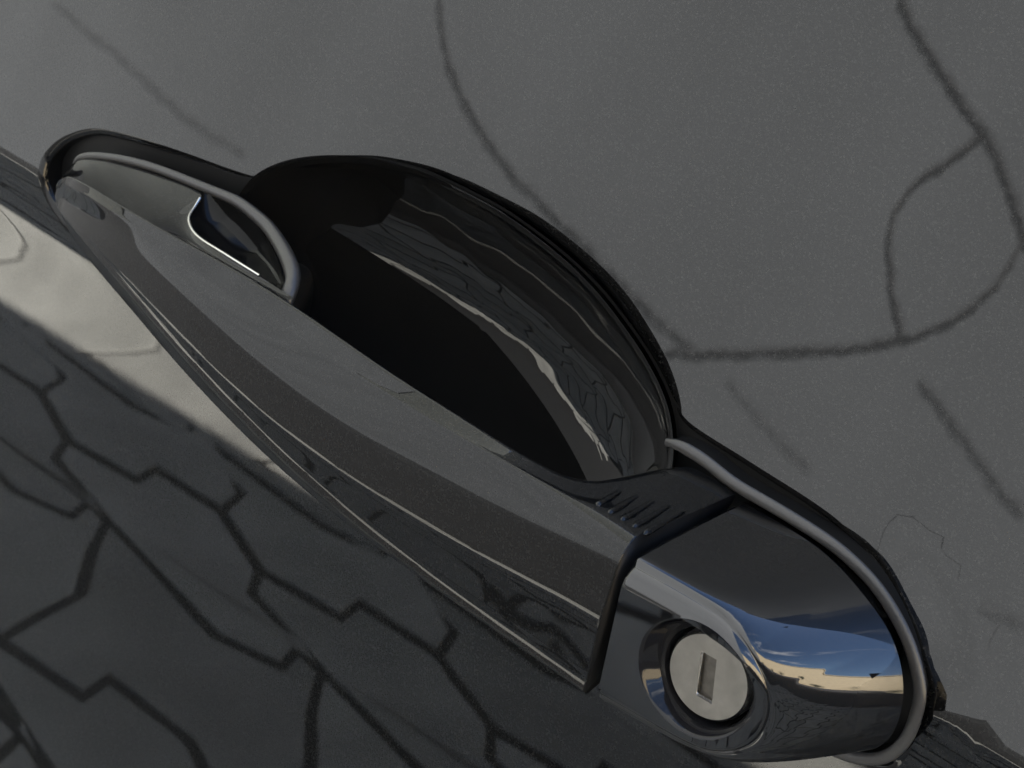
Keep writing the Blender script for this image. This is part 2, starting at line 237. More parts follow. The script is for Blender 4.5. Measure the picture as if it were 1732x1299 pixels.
def inward(P, d):                            # offset a clockwise-or-not closed outline to its inside
    t = np.roll(P, -1, 0) - np.roll(P, 1, 0); t /= np.linalg.norm(t, axis=1, keepdims=True)
    n = np.stack([-t[:, 1], t[:, 0]], 1)
    area = 0.5 * np.sum(P[:, 0] * np.roll(P[:, 1], -1) - np.roll(P[:, 0], -1) * P[:, 1])
    return P + n * d * (1 if area > 0 else -1)
def in_poly(pts, poly):
    x, y = pts[:, 0], pts[:, 1]; r = np.zeros(len(pts), bool); j = len(poly) - 1
    for i in range(len(poly)):
        xi, yi = poly[i]; xj, yj = poly[j]
        c = ((yi > y) != (yj > y)) & (x < (xj - xi) * (y - yi) / (yj - yi + 1e-12) + xi); r ^= c; j = i
    return r
# door panel
X0, X1, Z0, Z1 = -740.0, 170.0, -520.0, 118.0
xs = np.r_[np.linspace(X0, -330, 14)[:-1], np.arange(-330, 70, 3.5), np.linspace(70, X1, 8)]
zr = np.r_[np.linspace(-500, -160, 10)[:-1], np.arange(-160, -16, 4), np.arange(-16, 5, 0.55), np.arange(5, 60, 2.5), np.arange(60, 108, 4)]
gx, gz = np.meshgrid(xs, zr, indexing='ij'); gz = gz + zc(gx)
pts = np.stack([gx.ravel(), gz.ravel()], 1)
big = inward(OUT, -0.5)
pts = pts[~in_poly(pts, big)]
near = np.sqrt(((pts[:, None, :] - OUT[None, ::4, :]) ** 2).sum(2)).min(1) < 8.8
pts = np.vstack([pts[~near | (pts[:, 0] < 0)]] + [inward(OUT, -d_)[::2][inward(OUT, -d_)[::2][:, 0] > 0.5] for d_ in (0.35, 0.8, 1.4, 2.1, 3.0, 4.0, 5.2, 6.6, 8.0)])
allp = np.vstack([OUT, pts]); n0 = len(OUT)
vo, eo, fo, *_ = delaunay_2d_cdt([Vector(p) for p in allp], [(i, (i + 1) % n0) for i in range(n0)], [], 0, 1e-4)
vo = np.array([tuple(v) for v in vo]); cen = np.array([vo[list(f)].mean(0) for f in fo]); ins = in_poly(cen, OUT)
fo = [tuple(f) for f, k in zip(fo, ins) if not k]
# pressed flange: the skin swells a little towards the rear edge of the opening
df = vo[:, None, :] - OUT[None, ::2, :]; dd = np.sqrt((df ** 2).sum(2)); jm = dd.argmin(1); dmin = dd[np.arange(len(vo)), jm]
gd = df[np.arange(len(vo)), jm] / np.maximum(dmin, 1e-6)[:, None]
wf = np.clip((vo[:, 0] - 2.0) / 12.0, 0, 1) * np.clip((vo[:, 1] + 3.6) / 6.0, 0, 1); wf = wf * wf * (3 - 2 * wf)
FH, FL = 0.85, 8.5
dg_ = np.arange(0, 14, 0.05); sg_ = np.clip((dg_ - 3.6) / 6.0, 0, 1); sg_ = 0.19 * (1 - sg_ * sg_ * (3 - 2 * sg_)); hg_ = np.cumsum(sg_[::-1])[::-1] * 0.05
swell = np.interp(dmin, dg_, hg_) * wf; sl = -np.interp(dmin, dg_, sg_) * wf
V = W(np.stack([vo[:, 0], skin(vo[:, 0], vo[:, 1]) + swell, vo[:, 1]], 1))
a, b, c = (V[[f[k] for f in fo]] for k in range(3)); ny = np.cross(b - a, c - a)[:, 1]
fo = [f if s < 0 else f[::-1] for f, s in zip(fo, ny)]
door = mesh_obj('door_panel', V, fo, PAINT, car)
nn = skin_n(vo[:, 0], vo[:, 1]); far_ = dmin > 1e-5
nn[:, 0] -= sl * gd[:, 0] * far_; nn[:, 2] -= sl * gd[:, 1] * far_
edge_ = ~far_; tg = np.roll(OUT, -1, 0) - np.roll(OUT, 1, 0); tg /= np.linalg.norm(tg, axis=1, keepdims=True)
outn = np.stack([tg[:, 1], -tg[:, 0]], 1); outn *= np.sign(((OUT + outn) - inward(OUT, -0.5)) @ np.ones(2) * 0 + 1)[:, None]
outn *= np.sign((outn * (inward(OUT, -1.0) - OUT)).sum(1))[:, None]
ie = np.where(edge_)[0]
for v_ in ie:
    o_ = outn[(jm[v_] * 2) % len(OUT)]; nn[v_, 0] -= sl[v_] * o_[0]; nn[v_, 2] -= sl[v_] * o_[1]
nn /= np.linalg.norm(nn, axis=1, keepdims=True)
door.data.normals_split_custom_set_from_vertices(nn.tolist())

# rolled lip of the opening, then the scooped recess and the base plate behind the handle feet
def lip(P, r, depth, mb, n=9):
    rows = []
    for k in range(n):
        a = k / (n - 1) * math.pi / 2; Q = inward(P, r * math.sin(a))
        rows.append(np.stack([Q[:, 0], skin(P[:, 0], P[:, 1]) - r * (1 - math.cos(a)), Q[:, 1]], 1))
    Q = inward(P, r + 0.05); rows.append(np.stack([Q[:, 0], skin(P[:, 0], P[:, 1]) - depth, Q[:, 1]], 1))
    mb.grid(np.array(rows), cv=True)
mb = MB(); lip(OUT, 1.5, 4.5, mb); mb.obj('opening_lip', PAINT4, car)
cB = np.array([-78.0, 6.0]); rho = np.r_[np.linspace(0, 0.8, 34), np.linspace(0.815, 1.0, 26)]
rows = []
Bi = inward(BOWL, 0.9)
for p in rho:
    Q = cB + (Bi - cB) * p
    d = 15.5 * (1 - p ** 2.0) ** 0.85
    rows.append(np.stack([Q[:, 0], -1.6 - np.full(len(Q), d), Q[:, 1]], 1))
e = inward(BOWL, -0.4); rows.append(np.stack([e[:, 0], np.full(len(e), -0.9), e[:, 1]], 1))
mb = MB(); mb.grid(np.array(rows), cv=True); mb.obj('handle_recess', PAINT4, car)
# base plate between the recess and the edge of the opening
bo = inward(OUT, -0.2); inn = inward(BOWL, 0.3)
vo2, _, fo2, *_ = delaunay_2d_cdt([Vector(p) for p in np.vstack([bo, inn])], [(i, (i + 1) % len(bo)) for i in range(len(bo))] + [(len(bo) + i, len(bo) + (i + 1) % len(inn)) for i in range(len(inn))], [], 0, 1e-4)
vo2 = np.array([tuple(v) for v in vo2]); c2 = np.array([vo2[list(f)].mean(0) for f in fo2])
keep = in_poly(c2, bo) & ~in_poly(c2, inn)
mesh_obj('base_plate', W(np.stack([vo2[:, 0], np.full(len(vo2), -3.0), vo2[:, 1]], 1)), [tuple(f) for f, k in zip(fo2, keep) if k], BLACK, car, False)

# ---- pull handle: five rails along the car, read at common stations
cA = [(-162.4, 7.0, 5.5), (-154.8, 11.0, 8.7), (-148.5, 12.9, 9.8), (-137.9, 14.6, 10.4), (-125.2, 16.1, 10.9), (-114.5, 16.9, 11.3), (-104.4, 17.4, 11.5), (-87.7, 19.0, 11.6), (-71.8, 21.1, 11.4), (-59.9, 22.4, 11.3), (-51.2, 23.0, 11.3), (-41.2, 23.6, 11.1), (-34.2, 23.2, 10.9), (-30.3, 22.0, 11.0), (-27.9, 18.8, 11.0), (-26.2, 11.4, 11.0), (-25.2, 6.0, 11.0), (-24.2, 2.5, 11.2), (-20.4, 2.0, 11.0), (-16.1, 2.0, 10.4)]
cS1 = [(-162.5, 7.5, 4.6), (-152.7, 12.0, 7.3), (-144.0, 14.5, 8.6), (-133.5, 15.8, 8.9), (-119.9, 17.5, 8.9), (-100.8, 20.0, 8.5), (-84.0, 21.8, 8.6), (-63.5, 24.0, 9.2), (-46.2, 25.5, 9.9), (-30.5, 26.7, 10.7), (-24.0, 27.2, 10.9), (-17.4, 27.6, 11.0), (-14.9, 27.7, 11.0)]
cS2 = [(-162.4, 8.0, 1.9), (-145.2, 14.0, 5.1), (-127.5, 17.8, 5.6), (-113.9, 20.5, 5.1), (-91.3, 24.0, 3.9), (-75.4, 25.5, 3.1), (-57.2, 27.2, 2.4), (-47.3, 28.0, 3.4), (-31.6, 29.0, 6.4), (-21.5, 29.6, 8.4), (-15.1, 30.0, 8.7)]
cD = [(-163.1, 7.5, 0.4), (-158.7, 10.0, 0.9), (-150.7, 13.0, 1.0), (-139.8, 15.5, 0.2), (-128.1, 17.5, -1.2), (-112.2, 20.2, -3.7), (-103.8, 21.5, -5.2), (-92.9, 23.0, -7.2), (-72.1, 25.5, -10.2), (-57.0, 27.0, -11.4), (-43.4, 27.8, -12.1), (-26.2, 28.5, -12.4), (-15.6, 29.0, -12.2)]
cD2 = [(-164.6, 6.0, -2.5), (-162.6, 7.0, -3.5), (-155.2, 9.0, -5.0), (-146.2, 11.5, -5.9), (-136.3, 13.5, -7.2), (-127.2, 15.3, -8.6), (-115.6, 17.0, -10.3), (-99.6, 20.0, -11.8), (-85.6, 22.3, -12.7), (-73.9, 24.2, -13.0), (-60.9, 25.8, -13.2), (-43.8, 26.9, -13.5), (-26.5, 27.8, -13.4), (-15.8, 28.5, -12.9)]
cL = [(-159.4, 9.5, 1.4), (-141.0, 14.8, 2.3), (-127.0, 17.6, 2.0), (-112.8, 20.3, -1.0), (-89.4, 24.0, -4.5), (-73.2, 25.9, -4.6), (-58.7, 27.3, -3.5), (-45.6, 28.4, -2.3), (-29.4, 29.3, -1.1), (-15.8, 29.8, -0.7)]
SX = np.r_[np.linspace(-165, -156, 28), np.arange(-155.5, -36, 0.8), np.arange(-36, -16.4, 0.25)]
def rail(c, sig, sx=SX):
    c = np.array(c); q = np.arange(-166, -14, 0.25)
    y = gauss(pchip(c[:, 0], c[:, 1], q), sig / 0.25); z = gauss(pchip(c[:, 0], c[:, 2], q), sig / 0.25)
    return np.stack([sx, np.interp(sx, q, y), np.interp(sx, q, z)], 1)
def blend(c, s1, s2, x0, w):                 # strong smoothing left of x0, light smoothing right of it
    a, b = rail(c, s1), rail(c, s2); t = 1 / (1 + np.exp(-(SX - x0) / w))[:, None]; return a * (1 - t) + b * t
A = blend(cA, 4.0, 0.5, -37, 1.5); S1 = rail(cS1, 4.0); S2 = rail(cS2, 5.0); D = rail(cD, 5.0); D2 = rail(cD2, 5.0); L = rail(cL, 6.0)
def fair(c, deg):                            # faired rail: low-order curve through the stations
    c = np.array(c); m = (c[:, 0] + 90) / 75; sx = (SX + 90) / 75
    return np.stack([SX] + [np.polyval(np.polyfit(m, c[:, k_], deg), sx) for k_ in (1, 2)], 1)
S1, S2, D = fair(cS1, 5), fair(cS2, 5), fair(cD, 5)
fL = np.interp(SX, [-165, -130, -105, -60, -16], [0.66, 0.72, 0.70, 0.47, 0.45]); fL = gauss(fL, 14)
hh = S2[:, 2] - D[:, 2]; gain = np.interp(SX, [-165, -140], [0.4, 1.0])
L = S2 * (1 - fL[:, None]) + D * fL[:, None]; cst = gauss(np.interp(SX, [-165, -145, -130, -115, -100, -85, -70, -55, -40, -25, -17], [0.25, 0.186, 0.094, 0.077, 0.078, 0.075, 0.06, 0.042, 0.03, 0.031, 0.042]), 6)
L[:, 1] = S2[:, 1] + (cst + 0.075) * hh * fL               # upper half of the front leans back, the lower half tucks under
D[:, 1] = L[:, 1] + (cst - 0.16) * hh * (1 - fL)
D2 = D.copy(); D2[:, 1] -= gauss(np.interp(SX, [-165, -130, -90, -50, -16], [3.2, 3.8, 2.6, 1.1, 0.8]), 10); D2[:, 2] -= gauss(np.interp(SX, [-165, -150, -120, -90, -50, -16], [4.5, 6.0, 6.2, 4.4, 1.4, 1.0]), 10)
# the tip closes in a half-round
k = np.clip((SX + 165.0) / 9.0, 0, 1); k = np.sqrt(1 - (1 - k) ** 2 + 1e-9)[:, None]
tipc = np.stack([SX, np.full(len(SX), 5.5), np.full(len(SX), 1.5)], 1)
A, S1, S2, D, D2, L = (tipc * (1 - k) + r * k for r in (A, S1, S2, D, D2, L))
def hermite_section(pts, n):                 # smooth curve through the rails of one station
    P = np.array(pts); d = np.r_[0, np.cumsum(np.sqrt(np.linalg.norm(np.diff(P, axis=0), axis=1)) + 1e-6)]
    t = np.linspace(0, d[-1], n); m = np.zeros_like(P)
    for i in range(len(P)):
        if i == 0: m[i] = (P[1] - P[0]) / (d[1] - d[0])
        elif i == len(P) - 1: m[i] = (P[-1] - P[-2]) / (d[-1] - d[-2])
        else:
            a = (P[i] - P[i - 1]) / (d[i] - d[i - 1]); b = (P[i + 1] - P[i]) / (d[i + 1] - d[i]); w = (d[i + 1] - d[i]) / (d[i + 1] - d[i - 1])
            m[i] = a * w + b * (1 - w)
    i = np.clip(np.searchsorted(d, t) - 1, 0, len(P) - 2); h = (d[i + 1] - d[i])[:, None]; u = ((t - d[i]) / (d[i + 1] - d[i]))[:, None]
    return (1 + 2 * u) * (1 - u) ** 2 * P[i] + u * (1 - u) ** 2 * h * m[i] + u * u * (3 - 2 * u) * P[i + 1] + u * u * (u - 1) * h * m[i + 1]
tA = np.gradient(A, axis=0); tA[:, 2] = 0; tA /= np.linalg.norm(tA, axis=1, keepdims=True); nA = np.stack([tA[:, 1], -tA[:, 0]], 1)
rr = np.interp(SX, [-165, -118, -100, -36, -29, -25.5, -24, -16], [0.3, 0.5, 1.1, 1.3, 2.6, 2.4, 0.4, 0.2])
dep = np.interp(SX, [-165, -120, -105, -30, -24.5, -16], [0.5, 1.5, 7.0, 8.0, 6, 1.0])
kk = k[:, 0]
sec = []
for i in range(len(SX)):
    row = []
    a = A[i]; r = rr[i] * kk[i]
    E = np.array([SX[i], max(D2[i, 1] - 6.0 * kk[i], 1.0), D2[i, 2] + 2.2 * kk[i]])
    bd = np.array([a[0] + nA[i, 0] * r, a[1] + nA[i, 1] * r, a[2] - max(r, dep[i] * kk[i])])
    row += [E, (E + bd) / 2, bd]
    for th in np.linspace(90, 0, 8):
        t = R(th); row.append(np.array([a[0] + nA[i, 0] * r * math.sin(t), a[1] + nA[i, 1] * r * math.sin(t), a[2] - r * (1 - math.cos(t))]))
    # plateau to shoulder: straight facet, then the rounded front
    s1, s2, d, d2 = S1[i], S2[i], D[i], D2[i]
    for t in np.linspace(0.12, 0.8, 6): row.append(a * (1 - t) + s1 * t)
    m_ = L[i]
    top = hermite_section([a * 0.2 + s1 * 0.8, s1, s2, s2 * 0.25 + m_ * 0.75], 30)[1:]
    c0, c1_ = top[-1], m_ * 0.75 + d * 0.25; t = np.linspace(0, 1, 12)[1:, None]
    rnd_ = c0 * (1 - t) ** 2 + 2 * m_ * t * (1 - t) + c1_ * t * t
    ln = np.linalg.norm(c1_ - d); g0 = d + (c1_ - d) * min(1.6 * kk[i] / max(ln, 1e-3), 0.85)
    low_ = c1_ + (g0 - c1_) * np.linspace(0, 1, 6)[1:, None]
    fl_ = g0 + (d - g0) * np.linspace(0, 1, 9)[1:, None]
    dz_ = g0[2] - fl_[:, 2]; fl_[:, 1] = g0[1] + dz_ * (cst[i] - 0.05) + 0.055 * dz_ ** 2 / max(dz_[-1], 1e-3)
    hs = np.vstack([top, rnd_, low_, fl_]); d = hs[-1].copy()
    row += list(hs)
    u = d2 - d
    row += [d + u * t + np.array([0, 0.12 * math.sin(t * math.pi), 0]) for t in (0.2, 0.4, 0.6, 0.8)]
    row += [d2, d2 * 0.8 + E * 0.2 + np.array([0, 0.2, -0.3]) * kk[i], d2 * 0.5 + E * 0.5 + np.array([0, 0, -0.4]) * kk[i]]
    sec.append(np.array(row))
sec = np.array(sec)
mb = MB(); mb.grid(sec, cv=True)
nv = sec.shape[1]; base = (len(SX) - 1) * nv; mb.f.append(tuple(base + j for j in range(nv)))
# top of the front foot: from the inner edge of the seal to the ridge
GI = resample(np.array([(-165.1, 3.0, 6.0), (-163.3, 3.0, 7.9), (-158.3, 3.0, 10.0), (-149.8, 3.0, 11.9), (-141.5, 3.0, 13.1), (-130.7, 3.0, 14.0), (-128.8, 3.5, 14.0),
                        (-127.6, 6.0, 12.6), (-126.2, 8.5, 11.6), (-123.5, 10.5, 11.0), (-119.6, 12.3, 10.9), (-110.9, 14.0, 11.3), (-101.3, 15.0, 11.4), (-93, 15.6, 11.2)]), 90, False, 1.0)
AI = resample(np.array([(-163.2, 6.2, 4.6), (-155.4, 10.2, 8.3), (-149.5, 11.8, 9.2), (-139.2, 13.2, 9.75), (-133, 14.1, 10.0), (-128, 14.7, 10.15), (-124, 14.9, 10.3), (-119, 15.1, 10.5), (-112, 15.4, 10.7), (-105, 15.8, 10.85), (-93, 16.6, 10.9)]), 90, False, 1.0)
rows = []
for t in np.linspace(0, 1, 16):
    Q = GI * (1 - t) + AI * t; Q = Q.copy(); Q[:, 2] -= 0.5 * math.sin(math.pi * t) * np.interp(np.arange(90), [0, 8, 70, 89], [0, 1, 1, 0]); rows.append(Q)
cap = MB(); cap.grid(np.array(rows))
mb.add(cap.v, cap.f)
handle = mb.obj('pull_handle', [PAINT3, BLACK], car)
ps = sec.reshape(-1, 3); backs = set()
for f in handle.data.polygons:               # the side that faces the recess is unpainted plastic
    c_ = np.array(f.center) + np.array(handle.location) + np.array(car.location)
    X_ = c_[0] * 1000; Y_ = -c_[1] * 1000; i_ = int(np.clip(np.searchsorted(SX, X_), 0, len(SX) - 1))
    if (X_ > -16.6 and len(f.vertices) > 8) or -128 < X_ < -27 and Y_ < A[i_, 1] - rr[i_] * 0.6 and f.normal.y > 0.3: f.material_index = 1  # cut end face blackened too, as painted shade in the gap
# socket scooped out behind the front foot
PK = resample(np.array([(-128.8, 3.3, 14.2), (-127.6, 5.8, 12.5), (-126.2, 8.3, 11.5), (-123.5, 10.3, 10.9), (-119.6, 12.1, 10.8), (-110.9, 13.8, 11.2), (-101.3, 14.8, 11.3), (-95, 15.2, 11.0)]), 60, False, 1.0)
GE = resample(np.array([(-128.8, 2.6, 14.6), (-125.1, 2.6, 14.6), (-121.0, 2.7, 14.5), (-118.0, 3.0, 14.2), (-114.9, 3.4, 13.6), (-110.7, 4.8, 12.8), (-105.5, 7.3, 11.9), (-101.8, 9.3, 10.6), (-98, 11.5, 9.6), (-95, 13.2, 10.2)]), 60, False, 1.0)
rows = []
for t in np.linspace(0, 1, 24):
    Q = PK * (1 - t) + GE * t; dpt = (1 - abs(2 * t - 1) ** 2.6) * np.interp(np.arange(60), [0, 10, 25, 45, 59], [0, 3.0, 5.0, 3.5, 0])
    Q = Q.copy(); Q[:, 1] -= dpt * 0.75; Q[:, 2] -= dpt * 0.75; rows.append(Q)
mb = MB(); mb.grid(np.array(rows)); mb.obj('pivot_socket', GLOSS, handle)
mb = MB(); mb.grid(tube(PK[2:50] + np.array([0, 0.1, 0.15]), 0.28, 8), cv=True); mb.obj('socket_edge', LOCKB, handle)
# black arm behind the grip, added to block ground reflections and darken the recess
rows = []
for x_, s_ in zip(np.r_[np.linspace(-125, -123, 5), np.linspace(-122, -114, 8), np.linspace(-113, -108, 8)], np.r_[np.sin(np.linspace(0.05, 1, 5) * math.pi / 2), np.ones(8), np.cos(np.linspace(0.1, 0.97, 8) * math.pi / 2)]):
    a_ = np.linspace(0, 2 * math.pi, 40, endpoint=False); c_, n_ = np.cos(a_), np.sin(a_)
    rows.append(np.stack([np.full(40, x_), -2.0 + s_ * 10.0 * np.sign(c_) * np.abs(c_) ** 0.5, -3.5 + s_ * 9.0 * np.sign(n_) * np.abs(n_) ** 0.5], 1))
mb = MB(); mb.grid(np.array(rows), cv=True); n0_ = len(mb.v); mb.f += [tuple(range(40)), tuple(range(n0_ - 40, n0_))]; mb.obj('pivot_arm', BLACK, handle)
# grip ribs on the plateau
for (h, t_) in [((-24.5, 25.6), (-25.4, 18.8)), ((-22.3, 25.9), (-23.3, 17.6)), ((-20.2, 26.0), (-21.2, 16.6)), ((-18.2, 26.1), (-19.2, 15.6)), ((-17.3 + 0.9, 26.1), (-17.25, 14.6))]:
    n = 22; t = np.linspace(0, 1, n); c3 = np.stack([h[0] + (t_[0] - h[0]) * t, h[1] + (t_[1] - h[1]) * t, 11.08 - 0.05 * t], 1)
    w_ = np.minimum(1, np.sqrt(np.clip(t * 9, 0, 1))) * (1 - 0.55 * t)
    P = tube(c3, 0.6 * np.maximum(w_, 0.02), 10, 0.9, (0, 0, 1)); mb = MB(); mb.grid(P, cv=True)
    rb = mb.obj('grip_rib', PAINT3, handle)
# seals
G = [(-164.9, 2.2, 5.6), (-164.3, 2.5, 7.7), (-161.6, 2.5, 9.4), (-158.3, 2.5, 10.6), (-149.4, 2.5, 12.8), (-142.3, 2.5, 13.9), (-130.6, 2.5, 14.9), (-125.1, 2.5, 15.3), (-120.7, 2.8, 15.6), (-117.0, 3.2, 15.3), (-112.3, 4.0, 14.8), (-106.8, 6.0, 13.9), (-101.6, 8.5, 12.9), (-98.3, 10.5, 11.7), (-96.7, 12.5, 10.4), (-96.4, 13.5, 8.0), (-97, 13, 5)]
Gc = resample(np.array(G), 150, False, 2.0)
gr = np.interp(np.linspace(0, 1, 150), [0, 0.08, 0.5, 0.62, 0.85, 1], [0.35, 0.7, 0.85, 1.05, 1.4, 1.3])
mb = MB(); mb.grid(tube(Gc, gr, 14, 0.8, (0, 1, 0.5)), cv=True); mb.obj('rubber_seal', RUBBER, car)
GR = [(-29.6, 1.3, 12.3), (-28.6, 1.7, 12.8), (-27.3, 1.8, 13.1), (-24.1, 1.8, 13.0), (-16.5, 1.7, 11.6), (-9.2, 1.9, 11.4), (-1.0, 2.3, 10.9), (5.7, 2.8, 9.4), (12.0, 3.2, 5.9), (16.5, 3.4, 1.2), (18.7, 3.6, -3.2), (19.0, 3.6, -8.0), (17.5, 3.6, -12.9), (13.5, 3.6, -16), (8, 3.6, -17), (0, 3, -17)]
Gc2 = resample(np.array(GR), 170, False, 2.5)
mb = MB(); mb.grid(tube(Gc2, np.interp(np.arange(170), [0, 8, 170], [0.6, 0.92, 0.92]), 16, 0.55, (0, 1, 0.3)), cv=True); mb.obj('rubber_seal', RUBBER, car)
foot = []
for t in np.linspace(0, 1, 8):
    Q = Gc2.copy(); Q[:, 1] = (Gc2[:, 1] - 0.4) * (1 - t) - 3.0 * t; ctr = np.array([0.0, -2.0]); Q[:, [0, 2]] += (ctr - Q[:, [0, 2]]) * 0.0; foot.append(Q)
mb = MB(); mb.grid(np.array(foot)); mb.obj('housing_foot', BLACK, car)

# ---- lock housing
Fp = np.array([(-14.9, 30.0, 8.3), (-6.2, 30.0, 8.5), (-1.0, 30.0, 8.2), (2.4, 29.5, 6.9), (5.2, 28.1, 4.7), (7.3, 26.3, 1.6), (8.2, 24.6, -2.0), (7.9, 24.2, -5.6), (5.8, 25.5, -9.0), (1.5, 29.7, -11.0), (-5.5, 30.0, -11.8), (-14.9, 30.0, -12.4)])
Hp = np.array([(-14.9, 2.0, 9.9), (-7.5, 3.0, 10.2), (-0.6, 5.9, 11.1), (4.6, 8.8, 11.4), (11.0, 11.5, 10.2), (15.5, 12.1, 7.4), (18.5, 12.3, 2.7), (19.5, 12.3, -1.9), (19.0, 12.3, -6.9), (10.3, 9.2, -13.2), (-4, 3, -14.5), (-14.9, 2.0, -14.2)])
def idx_interp(P, n, sm):
    s = np.arange(len(P)); q = np.linspace(0, len(P) - 1, n); o = np.stack([pchip(s, P[:, k], q) for k in range(3)], 1)
    return np.stack([gauss(o[:, k], sm) for k in range(3)], 1)
NF = 200
Fs, Hs = idx_interp(Fp, NF, 7), idx_interp(Hp, NF, 7)
def face_y(X, Z=0.0): return 30.0 - 0.04 * np.maximum(0, X) ** 2 + 0.11 * (Z + 2.0)
Fs[:, 1] = face_y(Fs[:, 0], Fs[:, 2]); Fs[:, 0] = np.maximum(Fs[:, 0], -14.9); Hs[:, 0] = np.maximum(Hs[:, 0], -14.9)
uu = np.linspace(0, 11, NF)
pex = np.interp(uu, [0, 1.3, 2.4, 3.5, 5, 8, 9, 11], [9, 5, 2.6, 1.75, 1.42, 1.42, 2.4, 6.0])
rows = []
for s in np.r_[np.linspace(0, 1, 40) ** 1.3]:
    # ellipse-like drop from the face to the foot
    off = s; yy = 1 - off ** pex; yy = np.clip(yy, 0, 1)
    rows.append(np.stack([Fs[:, 0] + (Hs[:, 0] - Fs[:, 0]) * off, Hs[:, 1] + (Fs[:, 1] - Hs[:, 1]) * yy, Fs[:, 2] + (Hs[:, 2] - Fs[:, 2]) * off], 1))
# for the boxy top, keep samples spread in depth
rows = np.array(rows)
side = []
for i in range(NF):
    P = rows[:, i]; a = np.linspace(0, math.pi / 2, 48)
    off = np.sin(a) ** (2 / pex[i]); yy = np.cos(a) ** 2; yy = np.where(True, 1 - off ** pex[i], yy)
    side.append(np.stack([Fs[i, 0] + (Hs[i, 0] - Fs[i, 0]) * off, Hs[i, 1] + (Fs[i, 1] - Hs[i, 1]) * yy, Fs[i, 2] + (Hs[i, 2] - Fs[i, 2]) * off], 1))
side = np.array(side)
# shoulder bevel along the top edge (its width fades towards the end cap)
bw = np.interp(uu, [0, 2.2, 4.0, 5, 9, 10, 11], [2.6, 2.4, 1.0, 0.5, 0.5, 0.7, 0.8])
cup_c, cup_r = np.array([-1.9, -1.6]), 8.4
mb = MB()
Fin = Fs.copy(); cF = np.array([-2.0, -2.0])
for i in range(NF):                          # face edge pulled in by the bevel
    v = cF - Fs[i, [0, 2]]; v /= np.linalg.norm(v)
    tt = np.gradient(Fs[:, [0, 2]], axis=0)[i]; tt /= np.linalg.norm(tt); n2 = np.array([tt[1], -tt[0]]); n2 *= np.sign(n2 @ v)
    Fin[i, [0, 2]] += n2 * bw[i]
Fin[:, 1] = face_y(Fin[:, 0], Fin[:, 2]); Fin[:, 0] = np.maximum(Fin[:, 0], -14.9)
Sd = side.copy()
for i in range(NF):                          # start the side lower by the bevel
    y0 = side[i, 0, 1]; y1 = side[i, -1, 1]; f = (y0 - bw[i] * 0.8 - y1) / (y0 - y1); Sd[i, :, 1] = y1 + (side[i, :, 1] - y1) * f
bev = []
for i in range(NF):
    a, b = Fin[i], Sd[i, 0]; ctrl = np.array([b[0], a[1], b[2]]); t = np.linspace(0, 1, 10)[:, None]
    flat = a * (1 - t) + b * t; rd = a * (1 - t) ** 2 + 2 * ctrl * t * (1 - t) + b * t * t
    bev.append(flat * 0.55 + rd * 0.45)
skirt = np.stack([Sd[:, -1] * np.array([1, 0, 1]) + np.array([0, 1, 0]) * (Sd[:, -1, 1:2] * (1 - t) + 0.5 * t) for t in (0.04, 0.3, 1.0)], 1)
ctr_ = np.array([0, 0, -2.0]); kin = np.interp(uu, [0, 1, 3, 5, 8, 10, 11], [0, 0.5, 3.5, 5.5, 5.5, 2, 0])[:, None] * np.array([0.35, 0.85, 1.0])[None, :]
dv = np.stack([ctr_[0] - skirt[:, :, 0], ctr_[2] - skirt[:, :, 2]], -1); dv /= np.linalg.norm(dv, axis=-1, keepdims=True)
skirt[:, :, 0] += dv[..., 0] * kin; skirt[:, :, 2] += dv[..., 1] * kin
skirt[:, :, 0] = np.maximum(skirt[:, :, 0], -14.9)
prof = np.concatenate([np.array(bev)[:, :-1], Sd, skirt], 1)
mb.grid(prof)
# front face with the round hole for the lock cup
loop = np.vstack([Fin, [(-14.9, 30, z) for z in np.linspace(Fin[-1, 2], Fin[0, 2], 40)[1:-1]]])
ang = np.arctan2(loop[:, 2] - cup_c[1], loop[:, 0] - cup_c[0])
circ = np.stack([cup_c[0] + cup_r * np.cos(ang), 0 * ang, cup_c[1] + cup_r * np.sin(ang)], 1)
rws = []
for t in np.linspace(0, 1, 10):
    Q = loop * (1 - t) + circ * t; Q[:, 1] = face_y(Q[:, 0], Q[:, 2]); rws.append(Q)
mb.grid(np.array(rws), cv=True)
# cut face towards the pull handle
cl = np.vstack([prof[0], prof[-1][::-1]]); n_ = len(mb.v); mb.v.extend(cl.tolist()); mb.f.append(tuple(n_ + j for j in range(len(cl))))
housing = mb.obj('lock_housing', [PAINT2, BLACK], car)
for f in housing.data.polygons:
    if len(f.vertices) > 8: f.material_index = 1  # cut face coloured black to stand for shade beside the grip
# cup and cylinder
CUPM = simple('gloss_black_cup', (0.008, 0.008, 0.009), 0.05, 0.0); CUPM.node_tree.nodes['Principled BSDF'].inputs['Specular IOR Level'].default_value = 0.3
dc = np.array([-1.2, -1.9]); th = np.linspace(0, 2 * math.pi, 120, endpoint=False)
rows = []
for (r_, y_, cc) in [(8.42, None, cup_c), (8.2, -0.10, cup_c), (8.0, -0.45, cup_c), (7.6, -1.1, cup_c), (7.2, -1.9, cup_c * 0.7 + dc * 0.3), (6.85, -2.9, dc), (6.6, -4.2, dc), (6.5, -7, dc), (0.1, -7.0, dc)]:
    X = cc[0] + r_ * np.cos(th); Z = cc[1] + r_ * np.sin(th)
    rows.append(np.stack([X, face_y(X, Z) + (0.0 if y_ is None else y_), Z], 1))
mb = MB(); mb.grid(np.array(rows), cv=True); mb.obj('lock_cup', CUPM, housing)
